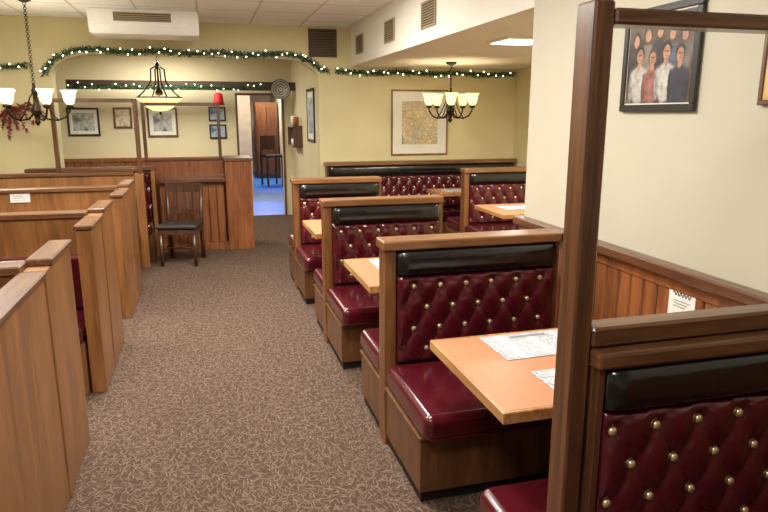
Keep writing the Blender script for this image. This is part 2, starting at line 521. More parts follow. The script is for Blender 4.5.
def link(name, me, parent=None, loc=(0, 0, 0), rz=0, wn=False):
    o = bpy.data.objects.new(name, me)
    C.objects.link(o)
    o.location = loc
    o.rotation_euler = (0, 0, rz)
    if parent: o.parent = parent
    if wn:
        md = o.modifiers.new('normals', 'WEIGHTED_NORMAL'); md.keep_sharp = True
    return o

def obj(name, bm, m, parent=None, smooth=False, loc=(0, 0, 0), rz=0, wn=False):
    return link(name, mesh(name, bm, m, smooth), parent, loc, rz, wn)

def bx(name, m, parent, x0, x1, y0, y1, z0, z1, b=.004, seg=1, smooth=False):
    bm = bmesh.new(); box(bm, x0, x1, y0, y1, z0, z1, b, seg)
    return obj(name, bm, m, parent, smooth, wn=smooth)

def tag(o, label, cat, group=None):
    o['label'] = label; o['category'] = cat
    if group: o['group'] = group
    return o

def thing(name, label, cat, loc=(0, 0, 0), rz=0, group=None):
    o = bpy.data.objects.new(name, None)
    C.objects.link(o); o.empty_display_size = .1
    o.location = loc; o.rotation_euler = (0, 0, rz)
    return tag(o, label, cat, group)

def struct(name, boxes, m, b=0):
    bm = bmesh.new()
    for q in boxes: box(bm, *q, b)
    o = obj(name, bm, m); o['kind'] = 'structure'
    return o

def light(kind, name, loc, watts, col, size=.1, rot=(0, 0, 0)):
    l = bpy.data.lights.new(name, kind); l.energy = watts; l.color = col
    if kind == 'AREA': l.size = size
    else: l.shadow_soft_size = size
    o = bpy.data.objects.new(name, l); C.objects.link(o); o.location = loc; o.rotation_euler = rot
    return o

# ------------------------------------------------------------------ room shell
CZ = 2.77      # main ceiling
WX = 1.87      # right wall
BY = 8.35      # arch wall
AZ = 2.30      # alcove ceiling
FY = 11.0      # far wall of second room
struct('floor', [(-3.4, 4.4, -2.2, FY + .05, -.1, 0)], M['carpet'])
struct('ceiling', [(-3.4, WX, -2.2, BY, CZ, CZ + .1)], M['ceil'])
struct('ceiling_alcove', [(WX, 4.4, 3.53, BY, AZ, CZ + .1)], M['soff'])
struct('ceiling_far_room', [(-3.4, 1.6, BY + .2, FY, 2.62, 2.72)], M['ceil2'])
struct('wall_right', [(WX, WX + .14, -2.2, 3.53, 0, CZ + .1)], M['wall_r'])
struct('wall_right_return', [(WX + .14, 4.4, 3.40, 3.53, 0, CZ)], M['wall_y'])
struct('wall_alcove', [(4.2, 4.4, 3.53, BY, 0, AZ)], M['wall_y'])
struct('wall_left', [(-3.4, -3.2, -2.2, FY, 0, CZ)], M['wall_y'])
struct('wall_behind', [(-3.4, WX, -2.4, -2.2, 0, CZ)], M['wall_r'])
struct('wall_far', [(-3.2, .55, FY, FY + .15, 0, 2.62), (1.27, 1.6, FY, FY + .15, 0, 2.62), (.55, 1.27, FY, FY + .15, 2.0, 2.62)], M['wall_f'])
struct('wall_far_right', [(1.44, 1.6, BY + .2, FY, 0, 2.62)], M['wall_f'])
AH = 2.38      # arch crown
bm = bmesh.new()
pts = [(-3.2, 0), (-1.65, 0), (-1.65, 2.12)]
for i in range(1, 12):
    a = PI - i / 12 * PI / 2
    pts.append((-1.15 + .5 * math.cos(a), 2.12 + (AH - 2.12) * math.sin(a)))
pts.append((-1.15, AH)); pts.append((.94, AH))
for i in range(1, 12):
    a = PI / 2 - i / 12 * PI / 2
    pts.append((.94 + .5 * math.cos(a), 2.12 + (AH - 2.12) * math.sin(a)))
pts += [(1.44, 2.12), (1.44, 0), (4.4, 0), (4.4, CZ + .1), (-3.2, CZ + .1)]
prism_xz(bm, pts, BY, BY + .2)
o = obj('wall_back', bm, M['wall_y']); o['kind'] = 'structure'
# doorway corridor
struct('floor_corridor', [(-.2, 2.6, FY + .05, 20, -.1, 0)], M['blue_lit_floor'])
struct('wall_corridor', [(-.2, .1, FY + .15, 14, 0, 2.5), (-.2, .96, 14, 14.15, 0, 2.5), (1.95, 2.3, FY + .15, 20, 0, 2.5), (.96, 1.95, 19.8, 20, 0, 2.5)], M['dim'])
struct('wall_corridor_dark', [(.85, .96, 14.15, 20, 0, 2.5)], M['darkp'])
struct('ceiling_corridor', [(-.2, 2.6, FY + .15, 20, 2.5, 2.6)], M['dim'])
struct('trim_1', [(.515, .55, FY - .015, FY, 0, 2.035), (1.27, 1.305, FY - .015, FY, 0, 2.035), (.55, 1.27, FY - .015, FY, 2.0, 2.035)], M['wains_x'], .004)
# wainscot right wall
bm = bmesh.new()
y = -2.2
while y < 3.52:
    box(bm, 1.846, WX, y + .003, min(y + .088, 3.53), .1, 1.03, .006)
    y += .091
box(bm, 1.835, WX, -2.2, 3.53, 0, .1, .004)
box(bm, 1.838, WX, -2.2, 3.53, .985, 1.04, .004)
o = obj('trim_2', bm, M['wains']); o['kind'] = 'structure'
struct('trim_3', [(1.80, WX, -2.2, 3.55, 1.04, 1.09)], M['wains_y'], .008)
# far wall wainscot
bm = bmesh.new()
x = -3.2
while x < .46:
    box(bm, x + .003, min(x + .108, .51), FY - .025, FY, 0, .96, .006)
    x += .111
box(bm, -3.2, .51, FY - .04, FY, .96, 1.02, .006)
o = obj('trim_4', bm, M['wains']); o['kind'] = 'structure'
# dark beam across the second room
struct('trim_5', [(-1.9, 1.44, 10.5, 10.62, 2.06, 2.19)], M['beam'], .006)
struct('baseboard_back', [(-3.2, -1.67, BY - .02, BY, 0, .12)], M['dark_x'], .003)

# ------------------------------------------------------------------ upholstery pieces
def tuft(w, h, px=.14, pz=.22, base=.03, depth=.0175):
    bm = bmesh.new()
    nx = max(8, int(w / .0105)); nz = max(8, int(h / .0105))
    g = []
    for j in range(nz + 1):
        row = []
        for i in range(nx + 1):
            x = -w / 2 + w * i / nx; z = h * j / nz
            a = x / px + (z - .07) / pz; b = x / px - (z - .07) / pz
            f = (abs(math.sin(PI * a)) * abs(math.sin(PI * b))) ** .48
            a0, b0 = round(a), round(b)
            dx = x - px * (a0 + b0) / 2; dz = z - .07 - pz * (a0 - b0) / 2
            f -= .6 * math.exp(-(dx * dx + dz * dz) / .0006)
            d = min(x + w / 2, w / 2 - x, z, h - z) / .025
            d = max(0, min(1, d)); d = math.sqrt(1 - (1 - d) ** 2)
            row.append(bm.verts.new((x, -(base * (.5 + .5 * d) + depth * d * f), z)))
        g.append(row)
    for j in range(nz):
        for i in range(nx):
            bm.faces.new((g[j][i], g[j][i + 1], g[j + 1][i + 1], g[j + 1][i]))
    rim = g[0][:] + [g[j][nx] for j in range(1, nz + 1)] + [g[nz][i] for i in range(nx - 1, -1, -1)] + [g[j][0] for j in range(nz - 1, 0, -1)]
    bk = [bm.verts.new((v.co.x, 0, v.co.z)) for v in rim]
    n = len(rim)
    for i in range(n):
        j = (i + 1) % n
        bm.faces.new((rim[i], bk[i], bk[j], rim[j]))
    bm.faces.new(bk)
    pos = []
    for a in range(-40, 41):
        for b in range(-40, 41):
            x = px * (a + b) / 2; z = .07 + pz * (a - b) / 2
            if abs(x) < w / 2 - .028 and .03 < z < h - .025:
                pos.append((x, -(base - .01), z))
    pos.sort(key=lambda p: -p[2])
    return mesh('tufted_back', bm, M['burg'], True), pos

bm = bmesh.new(); lathe(bm, [(0, 0), (.013, 0), (.0135, .008), (.0115, .013), (.006, .016), (0, .017)], 12)
bmesh.ops.rotate(bm, verts=bm.verts[:], matrix=Matrix.Rotation(PI / 2, 3, 'X'))
BUTTON = mesh('button', bm, M['brass'], True)

def tufted(parent, me, pos, loc, rz=0, maxn=96, buttons=True):
    o = link('tufted_back', me, parent, loc, rz)
    if buttons:
        for p in pos[:maxn]:
            link('button', BUTTON, o, p)
    return o

def pad_mesh(w, h=.122):
    """fairly flat padded band with rounded edges"""
    bm = bmesh.new()
    n = max(24, int(w / .03)); prof = []
    for k in range(15):
        a = -PI / 2 + PI * k / 14
        ca, sa = math.cos(a), math.sin(a)
        prof.append((abs(ca) ** .38, math.copysign(abs(sa) ** .85, sa)))
    rows = []
    for i in range(n + 1):
        x = -w / 2 + w * i / n
        e = min(x + w / 2, w / 2 - x) / .014
        e = math.sqrt(max(0, 1 - (1 - min(1, e)) ** 2))
        wob = .0012 * math.sin(x * 31) + .0008 * math.sin(x * 71 + 1)
        d = (.053 + wob) * (.6 + .4 * e)
        hh = h / 2 * (.96 + .04 * e)
        rows.append([bm.verts.new((x, 0, h / 2 - hh))] + [bm.verts.new((x, -d * p - .001, h / 2 + hh * q)) for p, q in prof[1:-1]] + [bm.verts.new((x, 0, h / 2 + hh))])
    for a, b in zip(rows, rows[1:]):
        for k in range(len(a) - 1): bm.faces.new((a[k], b[k], b[k + 1], a[k + 1]))
    bm.faces.new(rows[0]); bm.faces.new(rows[-1][::-1])
    return mesh('headrest_pad', bm, M['black'], True)

SZ = .328   # underside of seat cushions
SH = .125   # cushion thickness
def seat_mesh(w, d, name='seat'):
    bm = bmesh.new(); box(bm, -w / 2, w / 2, -d, 0, 0, SH, .042, 5)
    tube(bm, [(-w / 2 + .02, -d + .003, .02), (w / 2 - .02, -d + .003, .02)], .006, 6)
    return mesh(name, bm, M['burg'], True)

def double_booth(x0, yc, label, LB=.96, screen=False, group='double sided booth benches'):
    t = thing('booth_bench', label, 'booth bench', (x0, yc, 0), 0, group)
    p0 = .14 if screen else .055
    bx('partition', M['dark_z'], t, p0, LB - .035, -.045, .045, 0, 1.035 if screen else 1.04, .003)
    if screen:
        bx('screen_post', M['dark_z'], t, .074, .130, -.045, .04, 0, 1.965, .006)
        bx('side_stile', M['dark_z'], t, .141, .165, -.07, -.047, .33, 1.035, .003)
        bx('screen_rail', M['dark_x'], t, .132, LB, -.045, .03, 1.088, 1.145, .008)
        bx('screen_rail', M['dark_x'], t, .132, LB, -.045, .03, 1.91, 1.948, .006)
        bx('screen_post', M['dark_z'], t, LB - .05, LB, -.045, .03, 1.147, 1.908, .005)
        bx('glass_pane', M['glass'], t, .132, LB - .052, -.008, -.003, 1.147, 1.908, 0)
        bx('cap_rail', M['dark_x'], t, .132, LB, -.085, .07, 1.037, 1.086, .01, 2)
        back0, bw = .167, LB - .203
    else:
        bx('end_post', M['wood_z'], t, -.008, .053, -.055, .055, 0, 1.04, .004)
        bx('cap_rail', M['wood_x'], t, -.02, LB, -.075, .075, 1.042, 1.09, .008, 2)
        back0, bw = .056, LB - .092
    bx('end_post', M['wood_z'], t, LB - .033, LB, -.05, .05, 0, 1.035, .004)
    tme, tpos = tuft(bw, .455)
    pme = pad_mesh(bw)
    for s in (-1, 1):
        rz = 0 if s < 0 else PI
        ya, yb = (-.61, -.058) if s < 0 else (.058, .34 if screen else .495)
        b = bmesh.new()
        box(b, 0, LB, ya, yb, .055, .306, .004)
        box(b, -.008, LB, ya - .008, yb + .008, .306, .326, .004)
        obj('base', b, M['base_shade'], t)
        bx('kick_board', M['kick'], t, .012, LB - .02, ya + .02, yb - .02, 0, .053, 0)
        dep = .63 if s < 0 else (.32 if screen else .475)
        link('seat', seat_mesh(LB - (.01 if screen and s > 0 else -.01), dep), t, (LB / 2, s * .058, SZ), rz, True)
        link('headrest_pad', pme, t, (back0 + bw / 2, s * .047, .914), rz)
        tufted(t, tme, tpos, (back0 + bw / 2, s * .047, .456), rz, buttons=s < 0)
    return t

double_booth(.83, 1.45, 'nearest booth bench, joined to the tall dark framed glass screen', screen=True)
double_booth(.83, 3.02, 'burgundy tufted booth bench behind the table with two printed placemats')
double_booth(.81, 4.61, 'middle burgundy booth bench in the aisle row, second behind the glass screen', .915)
double_booth(.80, 6.20, 'farthest burgundy booth bench of the row bordering the aisle', .87)
double_booth(2.85, 6.88, 'burgundy booth bench deep in the alcove, beyond the end of the cream wall')

# bench along back wall
t = thing('wall_bench', 'long burgundy tufted bench against the yellow wall under the framed map', 'wall bench', (1.5, 8.24, 0))
bx('back_panel', M['dark_z'], t, 0, 2.66, 0, .1, 0, 1.04, .003)
bx('cap_rail', M['wood_x'], t, -.02, 2.68, -.06, .105, 1.042, 1.09, .008)
me, pos = tuft(2.6, .44, .142, .215)
tufted(t, me, pos, (1.33, -.002, .458), 0, 90)
link('headrest_pad', pad_mesh(2.6, .13), t, (1.33, -.002, .905), 0)
link('seat', seat_mesh(2.64, .45), t, (1.33, -.002, SZ), 0, True)
bx('base', M['wood_z'], t, 0, 2.66, -.42, -.003, 0, .326, .004)

# bench in front of the counter on the left
t = thing('wall_bench', 'short burgundy tufted bench beside the dark side chair at the panelled counter', 'wall bench', (-.60, 8.2, 0))
bx('back_panel', M['left_z'], t, -1.4, -.045, 0, .09, 0, 1.04, .003)
bx('end_post', M['left_z'], t, -.043, 0, -.09, .09, 0, 1.04, .004)
bx('cap_rail', M['left_x'], t, -1.4, .01, -.06, .1, 1.042, 1.085, .008)
me, pos = tuft(1.33, .55, .142, .215)
tufted(t, me, pos, (-.72, -.002, .456), 0, 70)
link('seat', seat_mesh(1.34, .42), t, (-.72, -.002, SZ), 0, True)
bx('base', M['dark_z'], t, -1.4, -.046, -.39, -.003, 0, .326, .004)

# ------------------------------------------------------------------ tables
def table(x0, yc, label, ln=.90, wd=.72):
    t = thing('booth_table', label, 'table', (x0 + ln / 2, yc, 0), 0, 'booth tables')
    a, b = ln / 2, wd / 2
    bx('tabletop', M['lam'], t, -a + .014, a - .014, -b + .014, b - .014, .716, .75, .002)
    bm = bmesh.new()
    box(bm, -a, -a + .0135, -b, b, .708, .7505, .003)
    box(bm, a - .0135, a, -b, b, .708, .7505, .003)
    box(bm, -a + .0135, a - .0135, -b, -b + .0135, .708, .7505, .003)
    box(bm, -a + .0135, a - .0135, b - .0135, b, .708, .7505, .003)
    obj('edge_band', bm, M['edge'], t)
    bm = bmesh.new(); lathe(bm, [(.0, .03), (.045, .03), (.038, .06), (.036, .66), (.06, .69), (.12, .7), (.12, .714), (0, .714)], 16)
    obj('pedestal', bm, M['iron'], t, True)
    bm = bmesh.new(); box(bm, -.28, .28, -.04, .04, 0, .03, .008); box(bm, -.04, .04, -.15, -.041, 0, .028, .008); box(bm, -.04, .04, .041, .15, 0, .028, .008)
    obj('foot', bm, M['iron'], t)
    return t
table(.885, 2.105, 'tan laminate booth table nearest the camera, with two printed placemats on it')
table(.85, 3.74, 'tan booth table between the second and third aisle benches', .88)
table(.82, 5.42, 'tan booth table in front of the farthest aisle bench', .85)
table(2.74, 5.94, 'tan booth table in the alcove in front of the alcove bench', 1.0)
table(2.74, 7.6, 'tan booth table between the alcove bench and the wall bench', 1.0, .5)

def sheet(label, x, y, z, w, d, rz=0):
    bm = bmesh.new(); box(bm, -w / 2, w / 2, -d / 2, d / 2, 0, .0016, 0)
    o = obj('placemat', bm, M['paper'], None, False, (x, y, z), rz)
    bm = bmesh.new()
    a, b = w / 2 - .012, d / 2 - .012
    k = .0022
    for q in ((-a, a, b - k, b), (-a, a, -b, -b + k), (-a, -a + k, -b, b), (a - k, a, -b, b), (-k / 2, k / 2, -b, b * .55), (-a, a, b * .55, b * .55 + k)):
        box(bm, q[0], q[1], q[2], q[3], .0018, .0022, 0)
    box(bm, -w * .2, w * .2, b * .68, b * .88, .0018, .0022, 0)
    obj('printed_border', bm, M['inkg'], o)
    return tag(o, label, 'placemat', 'printed placemats')
sheet('printed white placemat on the far half of the nearest table', 1.315, 2.30, .7515, .43, .27, .03)
sheet('printed white placemat on the near half of the nearest table', 1.35, 1.90, .7515, .43, .27, .02)
sheet('white placemat on the middle booth table of the aisle row', 1.22, 3.9, .7515, .43, .28, .0)
sheet('white placemat on the alcove table next to the cream wall end', 3.12, 6.02, .7515, .43, .28, .05)
sheet('white placemat on the table between alcove bench and wall bench', 3.06, 7.6, .7515, .43, .28, -.04)
# cutlery roll on the near placemat
t = thing('cutlery_roll', 'rolled white napkin with cutlery on the near placemat', 'napkin', (1.35, 1.95, .754), .5)
bm = bmesh.new(); tube(bm, [(-.11, 0, .016), (-.05, 0, .018), (.05, 0, .018), (.11, 0, .016)], .015, 12)
obj('napkin', bm, M['white'], t, True)
bm = bmesh.new(); tube(bm, [(-.15, 0, .016), (-.112, 0, .016)], .004, 6); lathe(bm, [(0, -.012), (.012, 0), (0, .006)], 10, (-.15, 0, .016))
obj('fork_handle', bm, M['steel'], t, True)

# small card on the wainscot
t = thing('notice_card', 'small white notice card fixed to the wainscot beside the nearest table', 'card', (1.846, 2.10, .87))
bx('card', M['white'], t, -.004, 0, -.075, .075, 0, .135, 0)
bm = bmesh.new()
pp = [(-.0055, .05 - .1 * i / 24, .108 + .009 * math.sin(i * 1.35)) for i in range(25)]
tube(bm, pp, .0016, 5)
for k in range(3):
    tube(bm, [(-.0055, .045, .08 - .012 * k), (-.0055, -.045 + .012 * k, .08 - .012 * k)], .0012, 5)
obj('print_lines', bm, M['ink'], t)

# ------------------------------------------------------------------ left booths
LL = 1.5
PT = .085
def left_booth(yc, label, near=.44, far=.50, zt=1.06, cushion=.36, tall=False):
    t = thing('wooden_booth', label, 'booth bench', (-.68, yc, 0), 0, 'wooden sided booths')
    bx('partition', M['left_z'], t, -LL, -PT - .002, -.04, .04, 0, 1.045, .003)
    bx('end_post', M['left_z'], t, -PT, .006, -.05, .05, 0, 1.06, .004)
    bx('cap_rail', M['left_x'], t, -LL, -PT - .002, -.06, .06, 1.047, 1.085, .006)
    if near:
        bx('end_panel', M['left_z'], t, -PT, 0, -near, -.052, 0, zt - .03, .004)
        bx('panel_cap', M['left_y'], t, -PT - .01, .012, -near - .012, -.052, zt - .028, zt, .006)
    if far:
        bx('end_panel', M['left_z'], t, -PT, 0, .052, far, 0, 1.055, .004)
        bx('panel_cap', M['left_y'], t, -PT - .01, .012, .052, far + .012, 1.057, 1.09, .006)
    for s in ((-1,) if tall else (-1, 1)):
        dep = .50
        x1 = -PT - .012
        bm = bmesh.new(); box(bm, -LL + .005, x1, min(s * .045, s * dep), max(s * .045, s * dep), .336, .45, .035, 3)
        obj('seat', bm, M['burg'], t, True, wn=True)
        bx('base', M['left_z'], t, -LL + .005, x1, min(s * .045, s * .46), max(s * .045, s * .46), 0, .334, .003)
        bm = bmesh.new(); box(bm, -LL + .005, x1, min(s * .042, s * .11), max(s * .042, s * .11), .453, .453 + cushion, .03, 3)
        obj('backrest', bm, M['burg'], t, True, wn=True)
    if tall:
        bx('screen_post', M['dark_z'], t, -.045, 0, -.03, .03, 1.062, 1.86, .004)
        bx('screen_post', M['dark_z'], t, -.86, -.82, -.03, .03, 1.087, 1.86, .004)
        bx('screen_rail', M['dark_x'], t, -.818, -.047, -.025, .025, 1.82, 1.86, .004)
        bx('screen_rail', M['dark_x'], t, -.818, -.047, -.025, .025, 1.087, 1.12, .004)
        bx('glass_pane', M['glass'], t, -.818, -.047, -.003, .002, 1.122, 1.818, 0)
    return t
left_booth(2.93, 'nearest brown wooden sided booth at the left edge of the aisle', near=1.05)
left_booth(4.50, 'second brown wooden sided booth on the left of the aisle')
left_booth(6.05, 'third brown wooden sided booth on the left, with a small white card on it')
left_booth(7.55, 'farthest left wooden booth, carrying a dark framed glass screen', near=0, far=0, tall=True)

t = thing('white_card', 'small white card fixed on the back of the third left booth', 'card', (-1.53, 6.005, .97))
bx('card', M['white'], t, -.075, .075, -.003, .0045, 0, .074, .001)
bm = bmesh.new()
for k in range(3): tube(bm, [(-.05, -.004, .02 + .017 * k), (.05 - .012 * k, -.004, .02 + .017 * k)], .0012, 5)
obj('print_lines', bm, M['ink'], t)

# ------------------------------------------------------------------ panelled counter divider with glass screen
t = thing('counter_divider', 'wood panelled divider with counter, end pier and glass screen behind the chair', 'divider', (0, 8.2, 0))
bx('pier', M['wains'], t, .225, .55, .06, .66, 0, 1.12, .004)
bx('pier_cap', M['wains_x'], t, .21, .565, .045, .675, 1.122, 1.16, .006)
bm = bmesh.new()
x = -.57
while x < .2:
    box(bm, x + .002, min(x + .094, .222), .12, .16, .1, .87, .006); x += .0965
box(bm, -.57, .222, .115, .16, 0, .1, .003)
obj('front_panel', bm, M['wains'], t)
bx('counter_top', M['wains_x'], t, -.57, .222, .03, .395, .872, .915, .006)
bx('back_panel', M['wains'], t, -.74, .222, .40, .46, 0, 1.12, .003)
bx('cap_rail', M['wains_x'], t, -.74, .207, .38, .48, 1.122, 1.155, .005)
bx('screen_post', M['dark_z'], t, .165, .205, .41, .45, 1.157, 1.84, .003)
bx('screen_post', M['dark_z'], t, -.74, -.70, .41, .45, 1.157, 1.84, .003)
bx('screen_rail', M['dark_x'], t, -.698, .163, .415, .445, 1.8, 1.84, .003)
bx('glass_pane', M['glass'], t, -.698, .163, .428, .432, 1.157, 1.798, 0)

# ------------------------------------------------------------------ dining chair
t = thing('dining_chair', 'dark wooden side chair with slatted back in front of the panelled counter', 'chair', (-.32, 7.68, 0), -.2)
bm = bmesh.new(); box(bm, -.225, .225, -.235, .19, .425, .475, .02, 3)
obj('seat', bm, M['seat_k'], t, True, wn=True)
bx('seat_frame', M['chair_z'], t, -.212, .212, -.22, .18, .365, .423, .004)
for s in (-1, 1):
    bm = bmesh.new(); tube(bm, [(s * .19, -.2, 0), (s * .185, -.195, .365)], .019, 8, .025); obj('leg', bm, M['chair_z'], t, True)
    bm = bmesh.new(); tube(bm, [(s * .185, .25, 0), (s * .185, .212, .3), (s * .19, .212, .5), (s * .2, .26, .9)], .024, 8); obj('leg', bm, M['chair_z'], t, True)
    bm = bmesh.new(); tube(bm, [(s * .187, -.185, .16), (s * .185, .21, .18)], .012, 6); obj('stretcher', bm, M['chair_z'], t, True)
bm = bmesh.new(); tube(bm, [(-.172, .01, .17), (.172, .01, .17)], .012, 6); obj('stretcher', bm, M['chair_z'], t, True)
def curved_rail(z0, z1, y0, th, w):
    bm = bmesh.new()
    rows = []
    for i in range(13):
        x = -w + 2 * w * i / 12
        y = y0 + .022 * (1 - (x / w) ** 2)
        rows.append([bm.verts.new(p) for p in ((x, y - th, z0), (x, y, z0), (x, y, z1), (x, y - th, z1))])
    for a, b in zip(rows, rows[1:]):
        for k in range(4): bm.faces.new((a[k], a[(k + 1) % 4], b[(k + 1) % 4], b[k]))
    bm.faces.new(rows[0]); bm.faces.new(rows[-1][::-1])
    return bm
obj('top_rail', curved_rail(.80, .895, .252, .024, .195), M['chair_z'], t)
obj('lower_rail', curved_rail(.54, .58, .222, .02, .175), M['chair_z'], t)
for k in range(5):
    x = -.12 + .06 * k
    bm = bmesh.new(); box(bm, x - .017, x + .017, .222, .234, .583, .798, .002)
    for v in bm.verts: v.co.y += (v.co.z - .583) * .13
    obj('back_slat', bm, M['chair_z'], t)

# ------------------------------------------------------------------ vents, grille, AC
for yv, lab in ((5.36, 'ceiling beam air vent nearest the camera'), (6.55, 'middle air vent of three on the cream ceiling beam'), (7.86, 'air vent on the ceiling beam closest to the arch wall')):
    t = thing('air_vent', lab, 'vent', (WX, yv, 2.52), 0, 'vents on the ceiling beam')
    bx('backing', M['ventd'], t, -.006, -.001, -.16, .16, -.09, .09, 0)
    bm = bmesh.new()
    for q in ((-.18, .18, .09, .11), (-.18, .18, -.11, -.09), (-.18, -.16, -.09, .09), (.16, .18, -.09, .09)):
        box(bm, -.014, 0, q[0], q[1], q[2], q[3], .002)
    obj('frame', bm, M['vent'], t)
    bm = bmesh.new()
    for k in range(8): box(bm, -.013, -.007, -.16, .16, -.08 + .021 * k, -.071 + .021 * k, 0)
    obj('louvres', bm, M['vent'], t)
t = thing('wall_grille', 'brown louvred grille on the arch wall beside the ceiling beam', 'vent', (1.5, BY, 2.57))
bx('backing', M['ventd'], t, -.16, .16, -.006, -.001, -.15, .15, 0)
bm = bmesh.new()
for q in ((-.18, .18, .15, .17), (-.18, .18, -.17, -.15), (-.18, -.16, -.15, .15), (.16, .18, -.15, .15)): box(bm, q[0], q[1], -.02, 0, q[2], q[3], .002)
obj('frame', bm, M['ventb'], t)
bm = bmesh.new()
for k in range(9): box(bm, -.16, .16, -.016, -.007, -.14 + .032 * k, -.120 + .032 * k, 0)
obj('louvres', bm, M['ventb'], t)

t = thing('air_conditioner', 'white ceiling air unit with front grille over the left of the aisle', 'air conditioner', (-.54, 7.5, CZ))
bm = bmesh.new()
a = [(-.0, -.002), (-.0, -.15), (.05, -.245), (.6, -.245), (.6, -.002)]
v0 = [bm.verts.new((-.55, y_, z_)) for y_, z_ in a]; v1 = [bm.verts.new((.55, y_, z_)) for y_, z_ in a]
bm.faces.new(v0); bm.faces.new(v1[::-1])
for i in range(5):
    j = (i + 1) % 5; bm.faces.new((v0[i], v0[j], v1[j], v1[i]))
bmesh.ops.bevel(bm, geom=bm.edges[:], offset=.012, segments=2, affect='EDGES')
obj('body', bm, M['acw'], t)
bx('grille_opening', M['ventd'], t, -.3, .27, -.006, -.001, -.125, -.035, 0)
bm = bmesh.new()
for k in range(5): box(bm, -.3, .27, -.012, -.007, -.122 + .019 * k, -.112 + .019 * k, 0)
obj('grille', bm, M['vent'], t)

t = thing('ceiling_light', 'flat lit ceiling panel in the alcove soffit', 'ceiling light', (2.55, 5.05, AZ))
bx('frame', M['acw'], t, -.2, .2, -.2, .2, -.02, -.001, .003)
bx('diffuser', M['light_panel'], t, -.17, .17, -.17, .17, -.026, -.0205, .002)

# ------------------------------------------------------------------ garlands
bm = bmesh.new(); bmesh.ops.create_icosphere(bm, subdivisions=1, radius=.0095)
BULB = mesh('light_bulb', bm, M['bulb'], True)
def resample(pts, step):
    out = []; carry = 0
    pts = [Vector(p) for p in pts]
    for a, b in zip(pts, pts[1:]):
        L = (b - a).length; d = carry
        while d < L:
            out.append(a.lerp(b, d / L)); d += step
        carry = d - L
    return out
def garland(label, pts, rad=.06, bstep=.11):
    t = thing('light_garland', label, 'garland', pts[0], 0, 'green garlands with fairy lights')
    o0 = Vector(pts[0])
    bm = bmesh.new()
    for p in resample(pts, .0018):
        q = p - o0
        d = Vector((random.uniform(-1, 1), random.uniform(-1, .25), random.uniform(-1, 1))).normalized()
        r = rad * random.uniform(.6, 1.15)
        n = d.cross(Vector((random.random(), random.random(), random.random()))).normalized() * .006
        e = q + d * r
        bm.faces.new((bm.verts.new(q + d * r * .25), bm.verts.new(q + d * r * .6 - n), bm.verts.new(e), bm.verts.new(q + d * r * .6 + n)))
    tube(bm, [p - o0 for p in resample(pts, .05)], .012, 5)
    obj('foliage', bm, M['needle'], t)
    for i, p in enumerate(resample(pts, bstep)):
        q = p - o0 + Vector((random.uniform(-.03, .03), -random.uniform(.045, .065), random.uniform(-.045, .045)))
        link('light_bulb', BULB, t, q)
    return t
gy = BY - .05
def sag(x0, x1, z, amp, n):
    return [(x0 + (x1 - x0) * i / 24, gy, z - amp * abs(math.sin(PI * n * i / 24))) for i in range(25)]
garland('green garland with white fairy lights on the far left wall beside the arch', sag(-2.7, -1.86, 2.24, .03, 1), .056)
ap = [(-1.72, gy, 2.14)]
for i in range(1, 12):
    a = PI - i / 12 * PI / 2
    ap.append((-1.15 + .56 * math.cos(a), gy, 2.13 + (AH - 2.08) * math.sin(a)))
for i in range(13): ap.append((-1.15 + 2.09 * i / 12, gy, AH + .045 - .025 * math.sin(PI * i / 12 * 3) ** 2))
for i in range(1, 9):
    a = PI / 2 - i / 12 * PI / 2
    ap.append((.94 + .56 * math.cos(a), gy, 2.13 + (AH - 2.08) * math.sin(a)))
ap.append((1.50, gy, 2.235)); ap.append((1.56, gy, 2.225))
garland('green garland with fairy lights following the curved arch', ap, .06, .085)
garland('green garland with fairy lights along the top of the yellow wall with the map', sag(1.66, 4.15, 2.235, .02, 3), .055, .1)
fp = [(-1.85 + 2.75 * i / 24, 10.44, 2.11 - .02 * abs(math.sin(PI * 3 * i / 24))) for i in range(25)]
garland('green garland with fairy lights on the dark beam beyond the arch', fp, .056)

